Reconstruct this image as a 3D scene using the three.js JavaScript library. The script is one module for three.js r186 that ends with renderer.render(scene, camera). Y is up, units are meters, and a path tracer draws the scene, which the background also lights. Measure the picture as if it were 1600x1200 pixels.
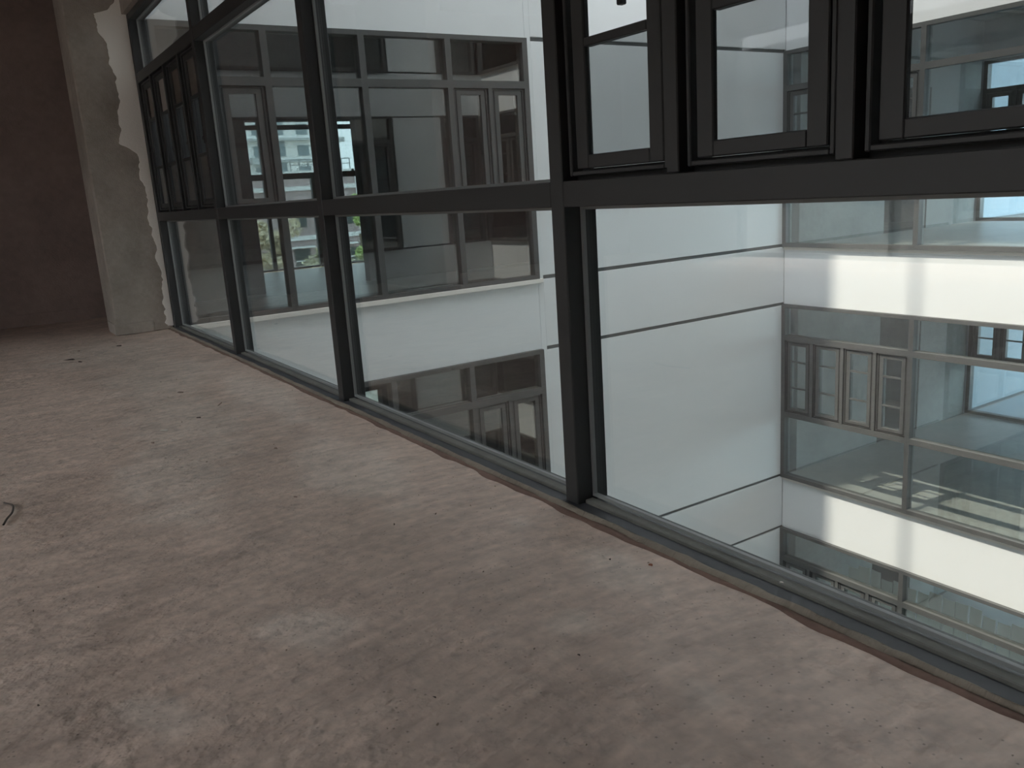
import * as THREE from 'three';
import { mergeGeometries } from 'three/addons/utils/BufferGeometryUtils.js';
import { ConvexGeometry } from 'three/addons/geometries/ConvexGeometry.js';

// ---------------------------------------------------------------- camera, sky, sun, exposure
const scene = new THREE.Scene();
const camera = new THREE.PerspectiveCamera(2 * Math.atan(600 / 1316.54) * 180 / Math.PI, 4 / 3, 0.05, 600);
camera.position.set(6.4915, 1.0559, 1.6878);
camera.rotation.order = 'YXZ';
camera.rotation.set(-0.2239, 1.004, -0.0653);
scene.add(camera);

{ // hazy daylight sky, the same all round
  const W = 64, H = 64, d = new Float32Array(W * H * 4);
  for (let j = 0; j < H; j++) {
    const t = Math.max(0, Math.sin(((j + 0.5) / H - 0.5) * Math.PI)), s = Math.pow(t, 0.6);
    const c = [0.93 + (0.89 - 0.93) * s, 0.97 + (0.93 - 0.97) * s, 0.99 + (0.99 - 0.99) * s];
    for (let i = 0; i < W; i++) d.set([...c, 1], (j * W + i) * 4);
  }
  const t = new THREE.DataTexture(d, W, H, THREE.RGBAFormat, THREE.FloatType);
  t.mapping = THREE.EquirectangularReflectionMapping; t.magFilter = THREE.LinearFilter; t.needsUpdate = true;
  scene.background = t; scene.environment = t;
}
scene.backgroundIntensity = 1.35; scene.environmentIntensity = 1.35;

const sun = new THREE.DirectionalLight(new THREE.Color().setRGB(1, 0.93, 0.8), 1.02);
sun.name = 'sun';
sun.position.set(-0.1 * 20, 2.05 * 20, 20); sun.target.position.set(0, 0, 0);
sun.castShadow = true; sun.shadow.radius = 1.6;
Object.assign(sun.shadow.camera, { left: -30, right: 30, top: 30, bottom: -30, near: 0.1, far: 120 });
sun.shadow.mapSize.set(4096, 4096);
scene.add(sun, sun.target);

const renderer = new THREE.WebGLRenderer({ antialias: true });
renderer.toneMapping = THREE.LinearToneMapping;
renderer.toneMappingExposure = 5.7;
renderer.shadowMap.enabled = true;

// ---------------------------------------------------------------- helpers
let seed = 7;
const rnd = () => { seed = (seed * 1664525 + 1013904223) >>> 0; return seed / 4294967296; };
const hash = (x, y, s) => { let h = Math.imul(x | 0, 374761393) ^ Math.imul(y | 0, 668265263) ^ Math.imul(s | 0, 2147483647); h = Math.imul(h ^ (h >>> 13), 1274126177); return ((h ^ (h >>> 16)) >>> 0) / 4294967296; };
function vnoise(x, y, s = 1, px = 0, py = 0) {
  const ix = Math.floor(x), iy = Math.floor(y), fx = x - ix, fy = y - iy, u = fx * fx * (3 - 2 * fx), v = fy * fy * (3 - 2 * fy);
  const w = (a, p) => p ? ((a % p) + p) % p : a, h = (a, b) => hash(w(a, px), w(b, py), s);
  return (h(ix, iy) * (1 - u) + h(ix + 1, iy) * u) * (1 - v) + (h(ix, iy + 1) * (1 - u) + h(ix + 1, iy + 1) * u) * v;
}
function fbm(x, y, s, oct = 4, p = 0) { let a = 0.5, t = 0, n = 0; for (let i = 0; i < oct; i++) { t += a * vnoise(x, y, s + i, p, p); n += a; x *= 2; y *= 2; p *= 2; a *= 0.5; } return t / n; }
const taken = new Map();
function numbered(name) { const n = taken.get(name) ?? 0; taken.set(name, n + 1); return n ? name + '_' + String(n).padStart(3, '0') : name; }
function uvMetres(g) {
  const p = g.attributes.position, n = g.attributes.normal, uv = new Float32Array(p.count * 2);
  for (let i = 0; i < p.count; i++) {
    const ax = Math.abs(n.getX(i)), ay = Math.abs(n.getY(i)), az = Math.abs(n.getZ(i));
    const x = p.getX(i), y = p.getY(i), z = p.getZ(i);
    if (ay >= ax && ay >= az) uv.set([x, z], i * 2); else if (ax >= az) uv.set([z, y], i * 2); else uv.set([x, y], i * 2);
  }
  g.setAttribute('uv', new THREE.BufferAttribute(uv, 2));
  return g;
}
function box(x0, x1, y0, y1, z0, z1) {
  const g = new THREE.BoxGeometry(Math.abs(x1 - x0), Math.abs(y1 - y0), Math.abs(z1 - z0));
  g.translate((x0 + x1) / 2, (y0 + y1) / 2, (z0 + z1) / 2);
  return uvMetres(g);
}
function cbox(x0, x1, y0, y1, z0, z1, c = 0.003) { // box with chamfered edges
  const pts = [];
  for (const [x, sx] of [[x0, 1], [x1, -1]]) for (const [y, sy] of [[y0, 1], [y1, -1]]) for (const [z, sz] of [[z0, 1], [z1, -1]])
    pts.push(new THREE.Vector3(x, y + c * sy, z + c * sz), new THREE.Vector3(x + c * sx, y, z + c * sz), new THREE.Vector3(x + c * sx, y + c * sy, z));
  return uvMetres(new ConvexGeometry(pts));
}
const merge = (gs) => mergeGeometries(gs.map((g) => { const n = g.index ? g.toNonIndexed() : g; for (const k of Object.keys(n.attributes)) if (!['position', 'normal', 'uv'].includes(k)) n.deleteAttribute(k); return n; }));
function tag(o, label, category, group, kind) {
  if (label) o.userData.label = label;
  if (category) o.userData.category = category;
  if (group) o.userData.group = group;
  if (kind) o.userData.kind = kind;
  return o;
}
function mesh(name, g, m, parent) {
  const o = new THREE.Mesh(Array.isArray(g) ? merge(g) : g, m);
  o.castShadow = o.receiveShadow = true;
  o.name = parent === scene ? numbered(name) : name;
  parent.add(o);
  return o;
}
function thing(name, label, category, [x, y, z] = [0, 0, 0], turn = 0, group, kind) {
  const o = new THREE.Group(); o.name = numbered(name); o.position.set(x, y, z); o.rotation.y = turn; scene.add(o);
  return tag(o, label, category, group, kind);
}
function struct(name, g, m, label, category = 'wall') { return tag(mesh(name, g, m, scene), label, category, null, 'structure'); }
const rgb = (r, g, b) => new THREE.Color().setRGB(r, g, b);
function canvasTex(n, f, srgb = false) { // f(i, j) -> value(s) 0..1
  const d = new Uint8Array(n * n * 4);
  for (let j = 0; j < n; j++) for (let i = 0; i < n; i++) { const c = f(i / n, j / n), o = (j * n + i) * 4; for (let k = 0; k < 3; k++) d[o + k] = Math.max(0, Math.min(255, (Array.isArray(c) ? c[k] : c) * 255)); d[o + 3] = 255; }
  const t = new THREE.DataTexture(d, n, n); t.wrapS = t.wrapT = THREE.RepeatWrapping; t.magFilter = THREE.LinearFilter; t.needsUpdate = true;
  if (srgb) t.colorSpace = THREE.SRGBColorSpace;
  return t;
}
const rep = (t, metres) => { const c = t.clone(); c.repeat.set(1 / metres, 1 / metres); c.needsUpdate = true; return c; };

// ---------------------------------------------------------------- materials
const std = (o) => new THREE.MeshStandardMaterial(o);
const mottle = canvasTex(512, (u, v) => { const a = fbm(u * 6, v * 6, 11, 5, 6), b = fbm(u * 48, v * 48, 31, 3, 48); return 0.72 + 0.36 * (a - 0.5) * 2 * 0.5 + 0.16 * (b - 0.5); });
const grain = canvasTex(512, (u, v) => 0.5 + 0.6 * (fbm(u * 64, v * 64, 51, 3, 64) - 0.5) + 0.5 * (fbm(u * 8, v * 8, 61, 4, 8) - 0.5));
const M = {
  frame: std({ name: 'charcoal_aluminium', color: rgb(0.03, 0.0315, 0.033), roughness: 0.5, metalness: 0.0 }),
  bead: std({ name: 'pale_gasket', color: rgb(0.24, 0.25, 0.25), roughness: 0.5 }),
  dusty: std({ name: 'dusty_aluminium', color: rgb(0.21, 0.21, 0.19), roughness: 0.7, map: rep(mottle, 0.9) }),
  navy: std({ name: 'navy_grey_flashing', color: rgb(0.062, 0.066, 0.078), roughness: 0.55, map: rep(mottle, 0.5) }),
  frameOut: std({ name: 'weathered_aluminium', color: rgb(0.085, 0.087, 0.085), roughness: 0.5 }),
  black: std({ name: 'black_rubber', color: rgb(0.012, 0.012, 0.013), roughness: 0.6 }),
  glass: new THREE.MeshPhysicalMaterial({ name: 'clear_glass', color: rgb(0.968, 0.976, 0.972), roughness: 0, transmission: 1, thickness: 0, ior: 1.52 }),
  coated: new THREE.MeshPhysicalMaterial({ name: 'coated_glass', color: rgb(0.91, 0.935, 0.925), roughness: 0, transmission: 1, thickness: 0, ior: 1.95 }),
  solar: new THREE.MeshPhysicalMaterial({ name: 'blue_green_solar_glass', color: rgb(0.4, 0.455, 0.468), roughness: 0, transmission: 1, thickness: 0, ior: 1.52 }),
  pale: new THREE.MeshPhysicalMaterial({ name: 'pale_blue_glass', color: rgb(0.8, 0.92, 0.97), roughness: 0, transmission: 1, thickness: 0, ior: 1.52 }),
  bronze: new THREE.MeshPhysicalMaterial({ name: 'bronze_glass', color: rgb(0.5, 0.42, 0.385), roughness: 0, transmission: 1, thickness: 0, ior: 1.5 }),
  net: new THREE.MeshPhysicalMaterial({ name: 'grey_screen', color: rgb(0.66, 0.67, 0.675), roughness: 0, transmission: 1, thickness: 0, ior: 1.2 }),
  panel: std({ name: 'white_cladding', color: rgb(0.77, 0.79, 0.79), roughness: 0.5 }),
  joint: std({ name: 'joint_grey', color: rgb(0.16, 0.165, 0.165), roughness: 0.8 }),
  ledge: std({ name: 'sill_stone', color: rgb(0.8, 0.76, 0.7), roughness: 0.45 }),
  plaster: std({ name: 'bare_plaster', color: rgb(0.36, 0.265, 0.235), roughness: 0.95, map: rep(mottle, 2.4), bumpMap: rep(grain, 0.8), bumpScale: 0.003 }),
  concrete: std({ name: 'raw_concrete', color: rgb(0.45, 0.39, 0.345), roughness: 0.92, map: rep(mottle, 1.3), bumpMap: rep(grain, 0.5), bumpScale: 0.003 }),
  putty: std({ name: 'white_putty', color: rgb(0.84, 0.79, 0.74), roughness: 0.9, bumpMap: rep(grain, 0.4), bumpScale: 0.002 }),
  slab: std({ name: 'slab_concrete', color: rgb(0.46, 0.45, 0.42), roughness: 0.6, map: rep(mottle, 3) }),
  wing: std({ name: 'wing_plaster', color: rgb(0.46, 0.46, 0.44), roughness: 0.9, map: rep(mottle, 2.7) }),
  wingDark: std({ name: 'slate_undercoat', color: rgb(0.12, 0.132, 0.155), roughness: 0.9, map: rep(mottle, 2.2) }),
  tile: std({ name: 'screed_floor', color: rgb(0.5, 0.49, 0.46), roughness: 0.35, map: rep(mottle, 3.1) }),
  terrace: std({ name: 'terrace_blue_white', color: rgb(0.4, 0.45, 0.49), roughness: 0.7 }),
  mortar: std({ name: 'mortar', color: rgb(0.36, 0.31, 0.255), roughness: 0.95, map: rep(mottle, 0.7), bumpMap: rep(grain, 0.3), bumpScale: 0.004 }),
  rust: std({ name: 'red_dust', color: rgb(0.26, 0.165, 0.135), roughness: 0.95, map: rep(mottle, 0.6) }),
};

// ---------------------------------------------------------------- shared dimensions
const X0 = -1.93, L = 2.0648, MW = 0.0675, X1 = X0 + 4 * L, ZB = -8.63, S = 3.6, SOFFIT = -0.855, TOP = 2.745, CEIL = 3.4;
const ZA = -4.14, ROOF = 10.8, PARAPET = 11.05;

// ---------------------------------------------------------------- glazed screens
// local axes: x along the wall, y up from the floor, z into the building; the glass is at z = 0
function pane(parent, name, x0, x1, y0, y1, m, z = 0, bead = true) {
  const o = mesh(name, box(x0 - 0.008, x1 + 0.008, y0 - 0.008, y1 + 0.008, z - 0.003, z + 0.003), m, parent);
  if (bead) {
    const b = 0.011, f = z + 0.0035, e = z + 0.016;
    mesh('glazing_bead', [box(x0, x0 + b, y0, y1, f, e), box(x1 - b, x1, y0, y1, f, e), box(x0 + b, x1 - b, y0, y0 + b, f, e), box(x0 + b, x1 - b, y1 - b, y1, f, e)], M.bead, o);
  }
  return o;
}
function vent(parent, x0, x1, y0, y1, near, glass, bars) {
  const v = new THREE.Group(); v.name = 'vent_window'; v.position.set(x0, 0, 0); parent.add(v);
  const w = x1 - x0, B = near ? cbox : box, lip = 0.014, gp = 0.013, st = 0.056, a = lip + gp, g0 = 1.48, g1 = 1.862, mr = 0.025, l0 = near ? 0.016 : -0.03, k0 = near ? 0.002 : -0.035, k1 = near ? 0.02 : 0.012;
  mesh('lip_frame', [B(gp, gp + lip, y0 + gp, y1 - 0.006, l0, 0.06), B(w - gp - lip, w - gp, y0 + gp, y1 - 0.006, l0, 0.06), B(gp + lip, w - gp - lip, y0 + gp, y0 + gp + lip, l0, 0.06), B(gp + lip, w - gp - lip, y1 - 0.02, y1 - 0.006, l0, 0.06)], near ? M.frame : M.frameOut, v);
  mesh('groove_backing', [box(0, gp, y0, y1, k0, k1), box(w - gp, w, y0, y1, k0, k1), box(gp, w - gp, y0, y0 + gp, k0, k1), box(a, a + 0.012, y0 + a, y1 - 0.02, k0, k1), box(w - a - 0.012, w - a, y0 + a, y1 - 0.02, k0, k1), box(a + 0.012, w - a - 0.012, y0 + a, y0 + a + 0.006, k0, k1)], M.black, v);
  const sx0 = a + 0.012, sx1 = w - a - 0.012, sy0 = y0 + a + 0.006, sy1 = y1 - 0.024, f0 = near ? 0.03 : -0.028, f1 = 0.05, zp = near ? 0.042 : 0;
  mesh('sash_frame', [B(sx0, sx0 + st, sy0, sy1, f0, f1), B(sx1 - st, sx1, sy0, sy1, f0, f1), B(sx0 + st, sx1 - st, sy0, sy0 + 0.04, f0, f1), B(sx0 + st, sx1 - st, sy1 - 0.045, sy1, f0, f1),
    ...(bars ? [B(sx0 + st, sx1 - st, g0 - mr, g0, zp - 0.02, zp + 0.008), B(sx0 + st, sx1 - st, g1, g1 + mr, zp - 0.02, zp + 0.008)] : [])], near ? M.frame : M.frameOut, v);
  if (near) {
    pane(v, 'screen_pane', sx0 + st, sx1 - st, sy0 + 0.04, g0 - mr, M.net, zp, false);
    pane(v, 'pane', sx0 + st, sx1 - st, g1 + mr, sy1 - 0.045, M.bronze, zp, false);
  } else pane(v, 'pane', sx0 + st, sx1 - st, sy0 + 0.04, sy1 - 0.045, glass, -0.01, false);
  if (near) {
    mesh('stay_arm', [cbox(sx0 + st, sx0 + st + 0.006, g0, g1, 0.03, 0.048), cbox(sx1 - st - 0.024, sx1 - st, 1.545, 1.6, 0.028, 0.056)], M.black, v);
    mesh('latch', [cbox((sx0 + sx1) / 2 - 0.03, (sx0 + sx1) / 2 + 0.035, 1.575, 1.6, 0.0, 0.03), cbox((sx0 + sx1) / 2 - 0.012, (sx0 + sx1) / 2 + 0.01, 1.545, 1.575, 0.004, 0.026), cbox((sx0 + sx1) / 2 - 0.012, (sx0 + sx1) / 2 + 0.01, 1.6, g1, 0.004, 0.026)], M.black, v);
  }
  return v;
}
function screen(o, bays, bayW, { near = false, glass = M.coated, head = TOP, low = 0.998, mid = 1.077, up0 = 2.195, up1 = 2.275, bottom = 0.028, post = 0.045, bars = true } = {}) {
  const B = near ? cbox : box, n = bays.length, Fz = 0.08, Bz = -0.05, fm = near ? M.frame : M.frameOut;
  for (let k = 0; k <= n; k++) mesh('mullion', B(k * bayW, k * bayW + MW, 0, head, Bz, Fz), fm, o);
  for (let k = 0; k < n; k++) {
    const a = k * bayW + MW, b = (k + 1) * bayW, bead = near;
    mesh('bottom_rail', near ? B(a, b, 0, 0.014, Bz, 0.016) : B(a, b, 0, 0.06, Bz, 0.066), fm, o);
    if (near) { mesh('rail_cover', cbox(a, b, 0, 0.023, 0.016, 0.05, 0.003), M.dusty, o); mesh('sill_plate', cbox(a - MW, b, -0.01, 0.012, 0.05, 0.103, 0.003), M.navy, o); }
    mesh('transom', B(a, b, low, mid, Bz, Fz - 0.001), fm, o);
    mesh('transom', B(a, b, up0, up1, Bz, Fz - 0.001), fm, o);
    mesh('head_rail', B(a, b, head - 0.05, head, Bz, Fz - 0.001), fm, o);
    pane(o, 'pane', a, b, near ? bottom : 0.06, low, glass, 0, bead);
    pane(o, 'pane', a, b, up1, head - 0.05, glass, 0, bead);
    const nv = bays[k];
    if (!nv) { pane(o, 'pane', a, b, mid, up0, glass, 0, bead); continue; }
    const pitch = bayW / nv;
    for (let i = 0; i < nv; i++) {
      const xl = i ? k * bayW + MW / 2 + i * pitch + post / 2 : a, xr = i < nv - 1 ? k * bayW + MW / 2 + (i + 1) * pitch - post / 2 : b;
      if (i) mesh('post', B(xl - post, xl, mid, up0, Bz, Fz - 0.002), fm, o);
      vent(o, xl, xr, mid, up0, near, glass, bars);
    }
  }
  return o;
}

// our own glazed wall onto the atrium
const own = thing('window_1', 'charcoal framed glazed wall beside the bare concrete floor, four bays from column to camera', 'window', [X0, 0, 0], 0, null, 'structure');
screen(own, [4, 0, 0, 4], L, { near: true, glass: M.glass, head: 2.78, up0: 2.2, up1: 2.285 });

// ---------------------------------------------------------------- the room
const FX1 = 12.5, BACK = 7.2, WX = -3.75;
{ // floor: screed with lumps, trowel marks and patches of dust
  const xs = [], zs = [];
  for (let x = WX; x < 6.7; x += 0.03) xs.push(x); for (let x = 6.7; x <= FX1 + 0.01; x += 0.58) xs.push(x);
  for (let z = 0.1; z < 3.3; z += 0.03) zs.push(z); for (let z = 3.3; z <= BACK + 0.06; z += 0.39) zs.push(z);
  const P = [], C = [], U = [], I = [];
  const blob = (x, z, cx, cz, rx, rz, a, s) => { const c = Math.cos(a), n = Math.sin(a), u = ((x - cx) * c + (z - cz) * n) / rx, v = (-(x - cx) * n + (z - cz) * c) / rz, r = Math.sqrt(u * u + v * v) + (fbm(x * 9, z * 9, s, 3) - 0.5) * 1.1; return Math.max(0, Math.min(1, (1.1 - r) * 2.2)); };
  const pale = PALE(), dark = DARK();
  for (const x of xs) for (const z of zs) {
    const n1 = fbm(x * 0.55, z * 0.8, 3, 4), n2 = fbm(x * 2.3, z * 2.9, 13, 4), n3 = fbm(x * 9, z * 13, 23, 3);
    let y = (n1 - 0.5) * 0.012 + (n2 - 0.5) * 0.007 + (n3 - 0.5) * 0.0035;
    const edge = Math.min(1, Math.max(0, (z - 0.1) / 0.12)); y = y * edge - 0.001;
    let k = (n1 - 0.5) * 1.5 + (n2 - 0.5) * 0.8;
    let r = 0.71 + 0.042 * k, g = 0.558 + 0.04 * k, b = 0.478 + 0.04 * k;
    const t = 1 + (n3 - 0.5) * 0.28; r *= t; g *= t; b *= t;
    let w = 0; for (const p of pale) w = Math.max(w, blob(x, z, ...p)); w *= 0.55 + 0.45 * n3;
    r += (0.86 - r) * w * 0.7; g += (0.74 - g) * w * 0.7; b += (0.66 - b) * w * 0.7;
    let q = 0; for (const p of dark) q = Math.max(q, blob(x, z, ...p));
    r *= 1 - 0.1 * q; g *= 1 - 0.105 * q; b *= 1 - 0.11 * q; y -= 0.003 * q;
    P.push(x, y, z); C.push(r, g, b); U.push(x, z);
  }
  const nz = zs.length;
  for (let i = 0; i < xs.length - 1; i++) for (let j = 0; j < nz - 1; j++) { const a = i * nz + j; I.push(a, a + 1, a + nz, a + 1, a + nz + 1, a + nz); }
  const g = new THREE.BufferGeometry();
  g.setAttribute('position', new THREE.Float32BufferAttribute(P, 3)); g.setAttribute('color', new THREE.Float32BufferAttribute(C, 3)); g.setAttribute('uv', new THREE.Float32BufferAttribute(U, 2)); g.setIndex(I); g.computeVertexNormals();
  const fine = canvasTex(1024, (u, v) => {
    const streak = fbm(u * 80 + Math.sin(v * 6.283) * 2, v * 16, 71, 3, 16), f = fbm(u * 90, v * 90, 81, 3, 90), c = fbm(u * 10, v * 10, 91, 4, 10), pit = hash(Math.floor(u * 512), Math.floor(v * 512), 99) > 0.995 ? -0.35 : 0;
    return [0.8 + 0.2 * (c - 0.5) + 0.3 * (f - 0.5) + 0.3 * (streak - 0.5) + pit, 0.8 + 0.2 * (c - 0.5) + 0.28 * (f - 0.5) + 0.3 * (streak - 0.5) + pit, 0.8 + 0.2 * (c - 0.5) + 0.26 * (f - 0.5) + 0.3 * (streak - 0.5) + pit];
  });
  const rough = canvasTex(1024, (u, v) => { const r = fbm(u * 60, v * 60, 41, 4, 60), c = fbm(u * 16, v * 16, 43, 4, 16), m = Math.pow(Math.max(0, c - 0.38), 0.8); const st = fbm(u * 64 + Math.sin(v * 6.283) * 2, v * 16, 47, 3, 16); return 0.5 + (r - 0.5) * (0.4 + 1.6 * m) + 0.4 * (c - 0.5) + 0.5 * (st - 0.5); });
  struct('floor', g, std({ name: 'screed', vertexColors: true, map: rep(fine, 2.3), bumpMap: rep(rough, 1.7), bumpScale: 0.011, roughness: 0.58 }), 'bare brown grey concrete floor strewn with dust and grit', 'floor');
  struct('floor', box(WX - 0.2, FX1 + 0.2, -0.2, -0.02, 0.0, BACK + 0.2), M.slab, 'concrete slab under the bare floor screed', 'floor');
}
function PALE() { return [[4.302, 0.292, 0.055, 0.04, 0.3, 1], [4.93, 0.56, 0.09, 0.07, 0.2, 2], [4.52, 1.1, 0.16, 0.09, -0.5, 4], [4.66, 1.5, 0.13, 0.06, -0.5, 3], [5.36, 0.54, 0.07, 0.04, 0.4, 7], [3.35, 0.5, 0.5, 0.2, 0.1, 8], [1.7, 0.35, 0.9, 0.16, 0.05, 6], [0.4, 0.7, 1.0, 0.4, 0.1, 9], [2.0, 0.85, 0.9, 0.3, 0.1, 10], [-0.9, 0.8, 0.7, 0.5, 0.1, 11], [2.9, 1.1, 0.6, 0.25, 0.1, 14], [4.75, 0.3, 0.2, 0.08, 0.1, 5]]; }
function DARK() { return [[4.87, 0.52, 0.05, 0.02, 0.9, 2], [4.3, 1.5, 0.5, 0.1, 0.4, 3], [2.9, 1.5, 0.5, 0.15, 0.2, 12]]; }

{ // mortar lip and the dusty red joint along the sill
  const N = 260, P = [], I = [], U = [];
  for (let i = 0; i <= N; i++) {
    const x = X0 + (X1 - X0) * i / N, a = fbm(x * 7, 1, 5, 4) - 0.5, b = fbm(x * 9, 7, 6, 4) - 0.5, c = fbm(x * 16, 3, 8, 3) - 0.5;
    for (const [y, z] of [[-0.012, 0.098 + c * 0.012], [0.014 + a * 0.006, 0.1 + c * 0.014], [0.017 + a * 0.012, 0.105 + c * 0.012], [0.012 + b * 0.008, 0.111 + b * 0.012], [0.007, 0.117 + b * 0.022], [-0.012, 0.122 + b * 0.03]]) { P.push(x, y, z); U.push(x, z + y); }
  }
  for (let i = 0; i < N; i++) for (let j = 0; j < 5; j++) { const a = i * 6 + j; I.push(a, a + 1, a + 6, a + 1, a + 7, a + 6); }
  const g = new THREE.BufferGeometry(); g.setAttribute('position', new THREE.Float32BufferAttribute(P, 3)); g.setAttribute('uv', new THREE.Float32BufferAttribute(U, 2)); g.setIndex(I); g.computeVertexNormals();
  struct('trim_1', g, M.mortar, 'rough mortar fillet along the foot of the glazed wall', 'trim');
  const Q = [], J = [];
  for (let i = 0; i <= N; i++) { const x = X0 + (X1 - X0) * i / N, b = fbm(x * 6, 17, 16, 4) - 0.5; for (const [y, z] of [[-0.01, 0.108], [0.005 + b * 0.006, 0.118 + b * 0.02], [0.004, 0.136 + b * 0.03], [-0.01, 0.145 + b * 0.036]]) Q.push(x, y, z); }
  for (let i = 0; i < N; i++) for (let j = 0; j < 3; j++) { const a = i * 4 + j; J.push(a, a + 1, a + 4, a + 1, a + 5, a + 4); }
  const h = new THREE.BufferGeometry(); h.setAttribute('position', new THREE.Float32BufferAttribute(Q, 3)); h.setAttribute('uv', new THREE.Float32BufferAttribute(Q.filter((_, i) => i % 3 !== 1), 2)); h.setIndex(J); h.computeVertexNormals();
  struct('trim_2', h, M.rust, 'reddish dusty joint between mortar fillet and floor', 'trim');
}
struct('ceiling', box(WX - 0.2, FX1 + 0.2, CEIL, S, 0.0, BACK + 0.2), M.slab, 'bare concrete ceiling slab', 'ceiling');
struct('trim_3', box(X0 + 0.005, FX1, 2.78, CEIL, -0.05, 0.12), M.concrete, 'plastered edge beam above the glazed wall', 'beam');
struct('wall_left', box(WX - 0.2, WX, -0.05, CEIL, 0.25, BACK), M.plaster, 'dark brown bare plaster wall behind the column', 'wall');
struct('wall_niche', box(WX, -1.95, -0.015, CEIL, 2.9, 3.08), M.plaster, 'bare plaster wall closing the niche beside the column', 'wall');
struct('baseboard_left', box(WX, WX + 0.018, -0.01, 0.12, 0.42, 2.9), M.plaster, 'low plaster band along the foot of the brown wall', 'baseboard');
struct('wall_front', box(WX - 0.2, -2.45, -0.05, CEIL, 0.0, 0.25), M.plaster, 'plaster wall running left from the concrete column', 'wall');
struct('wall_right', box(FX1, FX1 + 0.2, -0.05, CEIL, 0, BACK), M.plaster, 'plaster wall at the right end of the room', 'wall');
struct('wall_atrium_end', box(X1 + MW + 0.005, FX1, -0.05, CEIL, -0.2, 0.24), M.plaster, 'plaster wall right of the glazed wall', 'wall');

{ // column with its ragged white putty and plaster foot
  const c = thing('concrete_column', 'bare concrete column with ragged white putty beside the glazed wall', 'column', [X0, 0, 0.32]);
  const zc0 = -0.3 + 0.0, W = 0.245;
  mesh('shaft', cbox(-0.52, 0, -0.005, CEIL, -0.24, 0.26, 0.012), M.concrete, c);
  const sh = new THREE.Shape();
  const pts = PUTTY();
  pts.forEach(([z, y], i) => (i ? sh.lineTo(-z, y) : sh.moveTo(-z, y)));
  const g = new THREE.ExtrudeGeometry(sh, { depth: 0.006, bevelEnabled: true, bevelSize: 0.002, bevelThickness: 0.002, bevelSegments: 1 });
  g.rotateY(Math.PI / 2); g.translate(0.0, 0, -0.32); uvMetres(g);
  mesh('putty_patch', g, M.putty, c).userData.label = 'ragged strip of white putty against the window frame';
  mesh('plaster_foot', cbox(-0.4, 0.018, 0, 0.1, -0.06, 0.272, 0.004), M.concrete, c);
}
function PUTTY() { // outline on the column face as [z, y], ragged edge first
  const r = [[0.1, CEIL], [0.1, 3.05], [0.14, 2.9], [0.227, 2.81], [0.338, 2.775], [0.33, 2.657], [0.272, 2.53], [0.265, 2.3], [0.235, 2.155], [0.262, 1.95], [0.29, 1.7], [0.232, 1.657], [0.165, 1.604], [0.166, 1.433], [0.15, 1.22], [0.15, 0.951], [0.135, 0.704], [0.128, 0.482], [0.14, 0.203], [0.152, 0.15], [0.135, 0.03]];
  const out = [];
  for (let i = 0; i < r.length - 1; i++) for (let k = 0; k < 14; k++) { const t = k / 14, z = r[i][0] + (r[i + 1][0] - r[i][0]) * t, y = r[i][1] + (r[i + 1][1] - r[i][1]) * t; out.push([z + (fbm(y * 16, 2, 77, 5) - 0.5) * 0.05, y]); }
  out.push([0.135, 0.03], [0.084, 0.03], [0.084, CEIL]);
  return out;
}

{ // back wall of the room, with windows to the daylight behind the camera
  const w = thing('wall_back', 'plaster wall with floor to ceiling windows at the back of the room', 'wall', [0, 0, BACK], 0, null, 'structure');
  mesh('wall_piece', [box(WX - 0.2, -1.6, -0.05, CEIL, 0, 0.2), box(-1.6, 7.5, 2.85, CEIL, 0, 0.2), box(7.5, FX1 + 0.2, -0.05, CEIL, 0, 0.2)], M.plaster, w);
  const s = thing('window_2', 'charcoal framed window in the back wall', 'window', [-1.6, 0, BACK + 0.1], 0, null, 'structure');
  screen(s, [0, 0, 0, 0], (9.1 - MW) / 4, { glass: M.glass, head: 2.85 });
}

// ---------------------------------------------------------------- the atrium
const LEVELS = [-2, -1, 0, 1, 2];
{ // white cladding on the left side: band panels at each floor, tall panels right of the windows
  const a = thing('wall_atrium_left', 'white clad left side of the atrium with dark horizontal joints', 'wall', [X0, 0, 0], 0, null, 'structure');
  const gap = 0.024, zr = ZA - 0.08;
  for (const k of LEVELS) {
    const y = k * S;
    mesh('band_panel', cbox(-0.1, 0, y + SOFFIT, y - 0.003, ZA - 0.005, -0.06, 0.003), M.panel, a);
    mesh('band_panel', cbox(-0.1, 0, y + SOFFIT + gap, y + 0.02 - gap, ZB, zr, 0.003), M.panel, a);
    mesh('tall_panel', cbox(-0.1, 0, y + 0.02 + gap, y + SOFFIT + S - gap, ZB, zr, 0.003), M.panel, a);
    mesh('reveal_strip', box(-0.1, 0, y - 0.003, y + SOFFIT + S, zr, ZA - 0.005), M.panel, a);
    mesh('reveal_strip', box(-0.1, 0, y + SOFFIT, y - 0.003, zr, ZA - 0.006), M.panel, a);
  }
  mesh('backing', [box(-0.25, -0.03, -7.4, PARAPET, ZB, zr)], M.joint, a);
  mesh('upper_block', box(-6.2, 0, 2 * S + TOP, 24, ZB, 0), M.panel, a);
}
{ // back side: band panels between the windows
  const b = thing('wall_atrium_back', 'white clad back side of the atrium, banded between rows of windows', 'wall', [X0, 0, ZB], 0, null, 'structure');
  for (const k of [...LEVELS, 3]) mesh('band_panel', cbox(0.003, 4 * L, k * S + SOFFIT, Math.min(k * S - 0.003, PARAPET), -0.1, 0, 0.003), M.panel, b);
}
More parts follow.
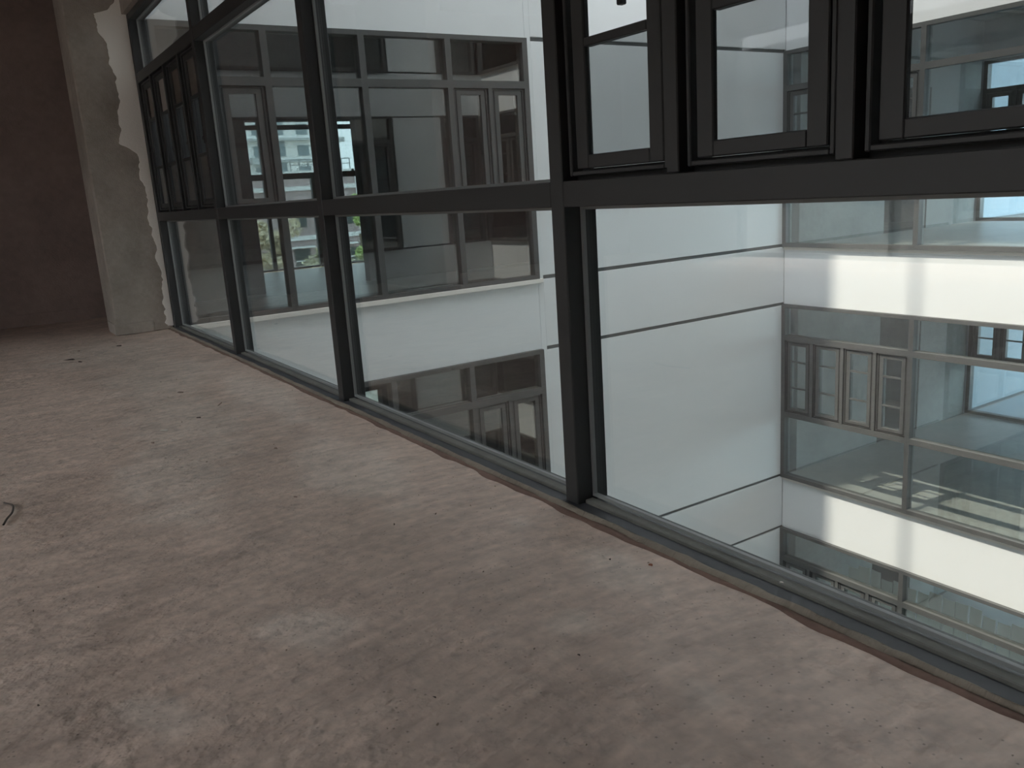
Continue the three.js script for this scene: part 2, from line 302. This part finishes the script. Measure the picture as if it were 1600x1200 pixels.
{
  const c = thing('wall_atrium_right', 'white clad right side of the atrium', 'wall', [X1, 0, 0], 0, null, 'structure');
  for (const k of [...LEVELS, 3]) {
    mesh('band_panel', cbox(0, 0.1, k * S + SOFFIT, Math.min(k * S - 0.003, PARAPET), ZB, -0.06, 0.003), M.panel, c);
    if (k < 3) mesh('tall_panel', cbox(0, 0.1, k * S + 0.03, k * S + SOFFIT + S - 0.03, ZB + 1.1, -6.4, 0.003), M.panel, c);
  }
  mesh('backing', box(0.03, 0.2, -7.4, PARAPET, ZB + 1.1, -6.4), M.joint, c);
}
{
  const f = thing('wall_atrium_front', 'white clad outer side of the room, facing the atrium', 'wall', [X0, 0, 0], 0, null, 'structure');
  for (const k of [...LEVELS, 3]) mesh('band_panel', box(0, 4 * L, k * S + SOFFIT, Math.min(k * S - 0.003, PARAPET), -0.05, 0.0), M.panel, f);
  mesh('upper_beam', box(0, 4 * L, TOP, 2.775, -0.05, -0.051 + 0.05), M.panel, f);
}
struct('floor_atrium', box(X0, X1, -2 * S - 0.2, -2 * S, ZB, 0), M.panel, 'paved floor at the bottom of the atrium', 'floor');

const ord = { '-2': 'two floors down', '-1': 'one floor down', 0: 'level with the room', 1: 'one floor up', 2: 'two floors up' };
for (const k of LEVELS) {
  const y = k * S;
  const at = (name, label, o, turn, bays, w, opt) => { const t = thing(name, label, 'window', o, turn, 'atrium windows'); screen(t, bays, w, opt); return t; };
  at('atrium_window', `grey framed window on the left side of the atrium, ${ord[k]}`, [X0, y, ZA], -Math.PI / 2, [2, 0, 0, 2], (-ZA - MW - 0.06) / 4, { bars: false });
  at('atrium_window', `wide grey framed window on the sunlit back side of the atrium, ${ord[k]}`, [X1 + MW, y, ZB], Math.PI, [4, 0, 0, 4], L, {});
  if (k > -9) {
    at('atrium_window', `narrow window at the back end of the right side, ${ord[k]}`, [X1, y, ZB + 1.1], Math.PI / 2, [2], 0.93 - MW, {});
    at('atrium_window', `window at the near end of the right side, ${ord[k]}`, [X1, y, -0.15], Math.PI / 2, [2, 0, 0, 0, 2], (6.2 - MW) / 5, {});
  }
  if (k && k > -9) at('atrium_window', `glazed wall ${k > 0 ? 'above' : 'below'} the room's own, ${ord[k]}`, [X0, y, 0], 0, [4, 0, 0, 4], L, {});
  // projecting stone sills
  tag(mesh('window_sill', cbox(X0 - 0.06, X0 + 0.055, y - 0.04, y + 0.012, ZA - 0.05, -0.06, 0.004), M.ledge, scene), `pale sill under the left atrium window, ${ord[k]}`, 'sill', 'atrium sills');
  tag(mesh('window_sill', cbox(X0 + 0.01, X1 - 0.01, y - 0.045, y + 0.018, ZB - 0.06, ZB + 0.024, 0.003), M.ledge, scene), `long pale sill under the back atrium window, ${ord[k]}`, 'sill', 'atrium sills');
}

// ---------------------------------------------------------------- wings round the atrium
const AX = -7.6, ZT = -13.8;
for (const k of LEVELS) {
  const y = k * S, t0 = y - 0.2, q = ord[k];
  struct('floor_left_wing', box(AX, X0 - 0.1, t0, y, -8.43, 0.0), M.tile, `floor slab of the left wing, ${q}`, 'floor');
  struct('floor_back_wing', box(AX, 12.5, t0, y, ZT, ZB - 0.1), M.tile, `floor slab of the back wing, ${q}`, 'floor');
  struct('floor_right_wing', box(X1 + 0.1, 12.5, t0, y, ZB + 0.2, -0.2), M.tile, `floor slab of the right wing, ${q}`, 'floor');
  // edge beams behind the cladding
  struct('trim_beam_left', box(X0 - 0.35, X0 - 0.1, y + SOFFIT, t0, ZA, -0.05), M.wing, `edge beam behind the left cladding, ${q}`, 'beam');
  struct('trim_beam_back', box(X0 - 0.1, X1, y + SOFFIT, t0, ZB - 0.35, ZB - 0.1), M.wing, `edge beam behind the back cladding, ${q}`, 'beam');
  struct('trim_beam_right', box(X1 + 0.1, X1 + 0.35, y + SOFFIT, t0, ZB + 0.2, -0.2), M.wing, `edge beam behind the right cladding, ${q}`, 'beam');
  const h = CEIL;
  // left wing: partition with an opening, outer wall with a window
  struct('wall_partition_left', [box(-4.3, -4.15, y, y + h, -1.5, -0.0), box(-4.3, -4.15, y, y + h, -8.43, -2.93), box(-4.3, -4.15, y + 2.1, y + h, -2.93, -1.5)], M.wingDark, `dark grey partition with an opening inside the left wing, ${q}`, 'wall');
  struct('wall_outer_left', [box(AX - 0.2, AX, y, y + h, -1.9, 0), box(AX - 0.2, AX, y, y + h, -8.43, -4.52), box(AX - 0.2, AX, y + 2.6, y + h, -4.52, -1.9)], M.wing, `outer wall of the left wing, ${q}`, 'wall');
  struct('wall_wing_end', box(AX, X0 - 0.52, y, y + h, -0.2, -0.01), M.wing, `end wall of the left wing, ${q}`, 'wall');
  // back wing: side wall with a passage, cross wall
  struct('wall_back_side', [box(X0 - 0.2, X0 - 0.01, y, y + h, -11.1, ZB - 0.35), box(X0 - 0.2, X0 - 0.01, y, y + h, ZT, -12.3), box(X0 - 0.2, X0 - 0.01, y + 2.3, y + h, -12.3, -11.1)], M.wing, `side wall with a passage inside the back wing, ${q}`, 'wall');
  struct('wall_back_cross', box(AX, X0 - 0.2, y, y + h, ZB - 0.1, -8.43), M.wing, `cross wall between the left and back wings, ${q}`, 'wall');
  struct('wall_back_outer', [box(AX, X0 - 0.2, y, y + h, ZT - 0.2, ZT), box(X0 - 0.2, X1 + MW, y + TOP, y + h, ZT - 0.2, ZT), box(X1 + MW, 12.5, y, y + h, ZT - 0.2, ZT)], M.wing, `outer wall of the back wing, ${q}`, 'wall');
  struct('wall_back_left_end', box(AX - 0.2, AX, y, y + h, ZT, -8.43), M.wing, `left end wall of the back wing, ${q}`, 'wall');
  struct('wall_wing_right', box(12.5, 12.7, y, y + h, ZT, -0.2), M.wing, `outer wall of the right wing, ${q}`, 'wall');
  struct('wall_right_near', box(X1 + 0.1, 12.5, y, y + h, -0.4, -0.21), M.wing, `near end wall of the right wing, ${q}`, 'wall');
  if (k > -9 && k < 1) {
    const w = thing('outer_window', `floor to ceiling outer window of the left wing, ${q}`, 'window', [AX - 0.1, y, -4.52], -Math.PI / 2, 'outer windows');
    const W = 2.62;
    mesh('jamb', cbox(0, 0.12, 0, 2.6, -0.05, 0.05), M.frame, w); mesh('jamb', cbox(W - 0.08, W, 0, 2.6, -0.05, 0.05), M.frame, w);
    mesh('bottom_rail', cbox(0.12, W - 0.08, 0, 0.035, -0.05, 0.05), M.frame, w);
    mesh('transom', cbox(0.12, W - 0.08, 1.495, 1.59, -0.05, 0.05), M.frame, w);
    mesh('transom', cbox(0.12, W - 0.08, 2.295, 2.367, -0.05, 0.05), M.frame, w);
    mesh('head_rail', cbox(0.12, W - 0.08, 2.42, 2.6, -0.05, 0.05), M.frame, w);
    mesh('mullion', cbox(0.9, 0.96, 0.035, 1.495, -0.04, 0.04), M.frame, w); mesh('mullion', cbox(1.72, 1.78, 0.035, 2.42, -0.04, 0.04), M.frame, w);
    pane(w, 'pane', 0.12, W - 0.08, 0.035, 1.495, M.solar, 0, false); pane(w, 'pane', 0.12, W - 0.08, 1.59, 2.295, M.solar, 0, false); pane(w, 'pane', 0.12, W - 0.08, 2.367, 2.42, M.solar, 0, false);
    const t = thing('outer_window', `glazed outer wall of the back wing opening on a terrace, ${q}`, 'window', [X1 + MW, y, ZT - 0.1], Math.PI, 'outer windows');
    screen(t, [4, 0, 0, 4], L, { glass: M.pale });
    struct('floor_terrace', box(X0 - 0.2, 12.5, y - 0.2, y - 0.03, -19, ZT - 0.2), M.terrace, `pale terrace floor outside the back wing, ${q}`, 'floor');
    struct('wall_terrace', box(X0 - 0.2, X0 - 0.01, y - 0.03, y + h, -19, ZT - 0.2), M.terrace, `pale side wall of the terrace outside the back wing, ${q}`, 'wall');
    struct('trim_terrace', box(X0 - 0.01, X0 + 0.006, y - 0.03, y + 0.03, -19, ZT - 0.2), M.joint, `dark skirting at the foot of the terrace wall, ${q}`, 'trim');
  }
}
// roofs
struct('roof_left_wing', box(AX - 0.2, X0 - 0.25, ROOF - 0.2, ROOF, ZT - 0.2, 0), M.slab, 'flat roof of the left wing', 'roof');
struct('roof_back_wing', box(X0 - 0.2, 12.7, ROOF - 0.2, ROOF, ZT - 0.2, ZB - 0.1), M.slab, 'flat roof of the back wing', 'roof');
struct('roof_right_wing', box(X1 + 0.1, 12.7, ROOF - 0.2, ROOF, ZB, -0.2), M.slab, 'flat roof of the right wing', 'roof');
struct('roof_room_wing', [box(WX - 0.2, FX1 + 0.2, ROOF - 0.2, ROOF, 0, BACK + 0.2)], M.slab, 'flat roof over the storeys above the room', 'roof');
struct('floor_room_wing', box(WX - 0.2, FX1 + 0.2, 2 * S - 0.2, 2 * S, 0.02, BACK), M.slab, 'floor slab of the room wing, two floors up', 'floor');
struct('wall_upper_back', box(WX - 0.2, FX1 + 0.2, S, ROOF - 0.2, BACK, BACK + 0.2), M.plaster, 'back wall of the storeys above the room', 'wall');
struct('wall_upper_left', box(WX - 0.2, WX, S, ROOF - 0.2, 0, BACK), M.plaster, 'left wall of the storeys above the room', 'wall');
struct('wall_upper_right', box(FX1, FX1 + 0.2, S, ROOF - 0.2, 0, BACK), M.plaster, 'right wall of the storeys above the room', 'wall');
for (const k of [-1, -2]) struct('floor_room_wing', box(WX, FX1, k * S - 0.2, k * S, 0.02, 5), M.slab, `floor slab of the room wing, ${ord[k]}`, 'floor');
struct('wall_lower_back', box(WX, FX1, -2 * S, -0.2, 5, 5.2), M.plaster, 'back wall of the storeys below the room', 'wall');
{ // raised roof sheltering the atrium, open along its edges
  const r = thing('roof_canopy', 'raised white roof canopy standing over the atrium', 'roof', [0, 15, 0], 0, null, 'structure');
  mesh('deck', box(X0 + 0.02, 12.5, 0, 0.2, ZT, -3.7), M.panel, r);
  for (const x of [2.2, 6.4, 12.2]) for (const z of [ZT + 0.15, ZB - 0.25]) mesh('post', box(x - 0.1, x + 0.1, ROOF - 15, 0, z - 0.1, z + 0.1), M.frame, r);
}
tag(mesh('roof_mast', cbox(-0.74, -0.66, ROOF, 20, 0.02, 0.18, 0.01), M.frame, scene), 'square steel mast on the roof above the glazed wall', 'mast');

// ---------------------------------------------------------------- strip curtain two floors down in the back wing
{
  const c = thing('strip_curtain', 'pale strip curtain behind the lowest visible window of the back side', 'curtain', [0, -2 * S, -10.0]);
  const m = std({ name: 'pale_plastic', color: rgb(0.8, 0.86, 0.83), roughness: 0.5 });
  const g = [0, 1, 2].map((i) => { const b = new THREE.BoxGeometry(0.19, 1.7 + i * 0.05, 0.006, 3, 1, 1), p = b.attributes.position; for (let k = 0; k < p.count; k++) p.setZ(k, p.getZ(k) + Math.cos(p.getX(k) * 16) * 0.015); b.translate(0, -(1.7 + i * 0.05) / 2, 0); b.computeVertexNormals(); return b; });
  for (let i = 0; i < 27; i++) { const s2 = mesh('strip', g[Math.floor(rnd() * 3)], m, c); s2.position.set(-1.55 + i * 0.205, 1.83 - rnd() * 0.1, (i % 2) * 0.012); s2.rotation.y = (rnd() - 0.5) * 0.3; }
}

// ---------------------------------------------------------------- the street outside
struct('ground', box(-260, 90, -7.9, -7.5, -140, 120), std({ name: 'dusty_ground', color: rgb(0.5, 0.46, 0.4), roughness: 0.95, map: rep(mottle, 9) }), 'dusty ground outside the building', 'ground');
{
  const b = thing('neighbour_block', 'grey concrete block across the lane behind the camera', 'building', [3, -7.5, 19]);
  mesh('wall', box(-22, 16, 0, 12.2, 0, 9), std({ name: 'grey_render', color: rgb(0.3, 0.29, 0.27), roughness: 0.9, map: rep(mottle, 5) }), b);
  const w = box(-0.8, 0.8, 0, 1.4, -0.03, 0.03), md = std({ name: 'neighbour_pane', color: rgb(0.05, 0.055, 0.06), roughness: 0.25 });
  for (const y of [1.2, 4.4, 7.6]) for (let x = -18; x < 14; x += 4) mesh('window', w, md, b).position.set(x, y, 0);
}
{
  const mw = std({ name: 'mauve_render', color: rgb(0.62, 0.5, 0.49), roughness: 0.9, map: rep(mottle, 6) }), mb = std({ name: 'pale_band', color: rgb(0.85, 0.85, 0.84), roughness: 0.8 }), md = std({ name: 'dark_pane', color: rgb(0.06, 0.075, 0.07), roughness: 0.2 });
  const b = thing('apartment_block', 'mauve grey block with pale floor bands and roof railing seen through the left wing', 'building', [-45, -7.5, -20.3]);
  const T = 7.5 + 2.95;
  mesh('wall', box(-9, 0, 0, T, 0, 34), mw, b);
  for (const y of [7.5 + 1.95, 7.5 - 1.05, 7.5 - 4.05]) { mesh('band', box(-9.1, 0.14, y, y + 0.26, -0.14, 34.1), mb, b); }
  const hood = box(0, 0.4, 0, 0.1, -0.75, 0.75), win = box(-0.02, 0.05, 0, 1.4, -0.48, 0.48), wide = box(-0.02, 0.05, 0, 1.25, -0.75, 0.75), bar = box(0.04, 0.07, 0.66, 0.72, -0.48, 0.48);
  for (const y of [7.5 - 3.0, 7.5 - 6.0, 7.5 - 0.25]) for (const [z, w] of [[0.85, wide], [4.0, win], [7.4, win], [10.6, wide], [14, win], [17.5, wide], [21, win], [25, wide], [29, win]]) {
    const o = mesh('window', w, md, b); o.position.set(0, y, z); const h = mesh('hood', hood, mb, o); h.position.y = 1.48; mesh('window_bar', bar, mb, o);
  }
  mesh('parapet', [box(-9, 0, T, T + 0.18, -0.0, 0.2), box(-0.2, 0, T, T + 0.18, 0, 34)], mb, b);
  const rail = []; for (let z = 0.2; z < 6; z += 0.55) rail.push(box(-0.12, -0.07, T + 0.18, T + 0.85, z, z + 0.05));
  rail.push(box(-0.13, -0.06, T + 0.8, T + 0.86, 0.2, 6), box(-0.12, -0.07, T + 0.5, T + 0.54, 0.2, 6));
  mesh('roof_railing', rail, std({ name: 'rail_grey', color: rgb(0.3, 0.33, 0.34), roughness: 0.6 }), b);
}
{
  const mw = std({ name: 'white_render', color: rgb(0.9, 0.9, 0.88), roughness: 0.85 }), ml = std({ name: 'grey_ledge', color: rgb(0.55, 0.58, 0.58), roughness: 0.8 }), md = std({ name: 'tower_pane', color: rgb(0.25, 0.31, 0.33), roughness: 0.3 });
  const b = thing('apartment_tower', 'tall white residential tower with ledges and a jutting canopy slab, far behind the mauve block', 'building', [-120, -10.9, -48.5]);
  mesh('wall', box(-14, 0, 0, 40, 0, 46), mw, b);
  const w = box(-0.05, 0.12, 0, 1.5, -0.85, 0.85), w2 = box(-0.05, 0.12, 0, 2.1, -0.6, 0.6);
  for (let f = 0; f < 12; f++) {
    const y = 0.6 + f * 3.05;
    mesh('ledge', box(-14.2, f === 7 ? 0.9 : 0.35, y - 0.55, y - 0.2, f === 7 ? -2.4 : -0.1, 46), ml, b);
    for (const [z, g] of [[4.0, w], [7.4, w2], [10.6, w], [14.5, w2], [18, w], [22, w2], [26, w], [31, w2], [36, w]]) { const o = mesh('window', g, md, b); o.position.set(0, y + 0.35, z); }
  }
  mesh('canopy_slab', box(-3, 0.9, 21.1, 21.35, -2.4, 1.0), ml, b);
  mesh('balcony', [box(0, 1.4, 15.1, 16.1, 9.2, 12.2), box(0, 1.4, 18.1, 19.1, 9.2, 12.2)], ml, b);
}
function tree(name, label, [x, y, z], h, r, n, leafColor, dry) {
  const t = thing(name, label, 'tree', [x, -7.5, z], 0, 'street trees'), H = y + 7.5;
  const tm = std({ name: 'bark', color: rgb(0.16, 0.13, 0.1), roughness: 0.95 });
  const tr = [new THREE.CylinderGeometry(0.09, 0.2, H, 8).translate(0, H / 2, 0)];
  for (let i = 0; i < 9; i++) { const a = rnd() * 6.28, l = r * (0.6 + rnd() * 0.6), c = new THREE.CylinderGeometry(0.015, 0.05, l, 5).translate(0, l / 2, 0); c.rotateZ(0.5 + rnd() * 0.6); c.rotateY(a); c.translate(0, H - h * 0.5 * rnd(), 0); tr.push(c); }
  mesh('trunk', tr, tm, t);
  const P = [], N = [], U = [], C = [], up = new THREE.Vector3();
  const lumps = []; for (let i = 0; i < 16; i++) { const a = rnd() * 6.28, q = Math.sqrt(rnd()) * r * 0.75; lumps.push([Math.cos(a) * q, H + (rnd() - 0.5) * h * 0.75, Math.sin(a) * q, r * (0.25 + rnd() * 0.2)]); }
  for (let i = 0; i < n; i++) {
    const l = lumps[Math.floor(rnd() * 16)], d = new THREE.Vector3(rnd() - 0.5, rnd() - 0.5, rnd() - 0.5).normalize().multiplyScalar(l[3] * Math.cbrt(rnd())), c = new THREE.Vector3(l[0], l[1], l[2]).add(d);
    const a = new THREE.Vector3(rnd() - 0.5, rnd() - 0.5, rnd() - 0.5).normalize(), b2 = new THREE.Vector3(rnd() - 0.5, rnd() - 0.2, rnd() - 0.5).cross(a).normalize(), s2 = 0.07 + rnd() * 0.07;
    const nn = b2.clone().cross(a).normalize(), tip = c.clone().addScaledVector(a, s2), tail = c.clone().addScaledVector(a, -s2), lf = c.clone().addScaledVector(b2, s2 * 0.5), rt = c.clone().addScaledVector(b2, -s2 * 0.5);
    const k = 0.7 + rnd() * 0.6;
    for (const v of [tail, lf, tip, tail, tip, rt]) { P.push(v.x, v.y, v.z); N.push(nn.x, nn.y, nn.z); U.push(0, 0); C.push(leafColor[0] * k, leafColor[1] * k, leafColor[2] * k); }
  }
  const g = new THREE.BufferGeometry(); g.setAttribute('position', new THREE.Float32BufferAttribute(P, 3)); g.setAttribute('normal', new THREE.Float32BufferAttribute(N, 3)); g.setAttribute('color', new THREE.Float32BufferAttribute(C, 3));
  const lm = new THREE.MeshPhysicalMaterial({ name: 'leaf', vertexColors: true, roughness: 1, transmission: 0.35, thickness: 0, side: THREE.DoubleSide });
  const f = mesh('foliage', g, lm, t); f.userData.kind = 'stuff';
}
tree('street_tree', 'dry brownish tree in front of the mauve block, leftmost', [-30, -0.9, -9.9], 3.0, 1.1, 4200, [0.75, 0.68, 0.52]);
tree('street_tree', 'low dusty tree in front of the mauve block, between the other two', [-29, -1.75, -11.9], 1.9, 1.3, 3600, [0.68, 0.66, 0.48]);
tree('street_tree', 'fresh green tree at the right edge of the outer window', [-31, -0.4, -14.35], 4.2, 0.8, 3600, [0.55, 0.68, 0.3]);

// ---------------------------------------------------------------- crumbs on the floor
{
  const mk = (c, r = 0.9) => std({ color: c, roughness: r });
  const dark = mk(rgb(0.1, 0.08, 0.07)), white = mk(rgb(0.7, 0.66, 0.6)), brown = mk(rgb(0.28, 0.21, 0.17)), tan = mk(rgb(0.42, 0.33, 0.22)), brick = mk(rgb(0.32, 0.13, 0.08));
  const chip = (name, label, x, z, l, w, h, turn, m) => {
    l *= 0.72; w *= 0.72; h *= 0.6; const pts = []; for (let i = 0; i < 14; i++) pts.push(new THREE.Vector3((rnd() - 0.5) * l, rnd() * h, (rnd() - 0.5) * w));
    pts.push(new THREE.Vector3(-l / 2, 0, 0), new THREE.Vector3(l / 2, 0, w * 0.2));
    const g = uvMetres(new ConvexGeometry(pts)), o = mesh(name, g, m, scene);
    o.position.set(x, 0.0, z); o.rotation.y = turn; tag(o, label, name.includes('flake') ? 'flake' : name.includes('splinter') ? 'splinter' : 'crumb');
  };
  chip('mortar_crumb', 'long dark crumb on the floor, farthest left before the brown wall', -0.81, 1.1, 0.13, 0.05, 0.02, 0.9, dark);
  chip('mortar_crumb', 'small dark crumb right beside the long one before the brown wall', -0.63, 1.04, 0.06, 0.03, 0.012, 0.4, dark);
  chip('mortar_crumb', 'brown crumb nearest the dark shade before the brown wall', -1.24, 0.98, 0.06, 0.03, 0.012, 0.2, brown);
  chip('mortar_crumb', 'dark crumb in front of the column foot', -1.21, 0.68, 0.08, 0.04, 0.014, 0.8, dark);
  chip('plaster_flake', 'whitish flake in front of the column foot', -1.05, 0.56, 0.06, 0.03, 0.01, 0.8, white);
  chip('mortar_crumb', 'dark crumb on the open floor level with the second mullion', 1.96, 0.77, 0.045, 0.02, 0.012, 0.5, dark);
  chip('mortar_crumb', 'brown crumb between the column and the second mullion', 1.2, 0.7, 0.07, 0.03, 0.01, 0.6, brown);
  chip('wood_splinter', 'brown wood splinter lying near the second mullion', 1.73, 0.6, 0.13, 0.02, 0.012, -0.5, brown);
  chip('plaster_flake', 'white flake with a dark tail on the open floor', 2.09, 0.97, 0.075, 0.03, 0.01, 0.6, white);
  chip('mortar_crumb', 'brown crumb just in front of the white flake', 2.3, 1.06, 0.04, 0.03, 0.01, 0.3, brown);
  chip('mortar_crumb', 'dark brown crumb left of the third mullion foot', 3.53, 0.79, 0.03, 0.014, 0.008, 0.5, brown);
  chip('mortar_crumb', 'brown crumb near the fillet between second and third mullions', 2.84, 0.64, 0.03, 0.014, 0.008, 0.5, brown);
  chip('mortar_crumb', 'round black crumb on the floor beside the third mullion foot', 4.715, 0.26, 0.011, 0.009, 0.006, 0, dark);
  chip('mortar_crumb', 'tan crumb close to the mortar fillet right of the third mullion', 4.82, 0.2, 0.018, 0.012, 0.01, 0.4, brick);
  chip('mortar_crumb', 'black crumb below the pale scar near the middle of the floor', 5.065, 0.645, 0.013, 0.008, 0.006, 0.3, dark);
  chip('mortar_crumb', 'dark crumb nearest the bottom edge of the picture', 5.0, 0.99, 0.014, 0.007, 0.006, 0.3, dark);
  chip('plaster_flake', 'white flake lying on the dark bottom rail of the glazed wall', 5.16, 0.055, 0.016, 0.008, 0.004, 0.3, white);
  scene.children[scene.children.length - 1].position.y = 0.0285;
  const tw = new THREE.TubeGeometry(new THREE.CatmullRomCurve3([[2.78, 0.004, 1.7], [2.85, 0.006, 1.675], [2.93, 0.004, 1.68], [3.0, 0.005, 1.7], [3.06, 0.003, 1.715]].map((p) => new THREE.Vector3(...p))), 24, 0.004, 5);
  tag(mesh('bent_wire', tw, dark, scene), 'bent dark wire lying at the left edge of the floor', 'wire');
  const g = new THREE.IcosahedronGeometry(0.5, 0), inst = new THREE.InstancedMesh(g, mk(rgb(0.3, 0.25, 0.21)), 1300), mt = new THREE.Matrix4(), q = new THREE.Quaternion(), v = new THREE.Vector3();
  for (let i = 0; i < 1300; i++) { const x = -2 + rnd() * 8.2, z = 0.16 + Math.pow(rnd(), 1.4) * 2.4, d = 0.0015 + Math.pow(rnd(), 5) * 0.004; q.setFromEuler(new THREE.Euler(rnd() * 3, rnd() * 3, rnd() * 3)); mt.compose(v.set(x, 0.001, z), q, new THREE.Vector3(d * 1.6, d, d)); inst.setMatrixAt(i, mt); const k = 0.8 + rnd() * 1.2; inst.setColorAt(i, rgb(k, k * 0.97, k * 0.94)); }
  inst.name = 'floor_grit'; inst.castShadow = inst.receiveShadow = true; tag(inst, 'loose grit scattered over the bare floor', 'grit', null, 'stuff'); scene.add(inst);
}

renderer.render(scene, camera);
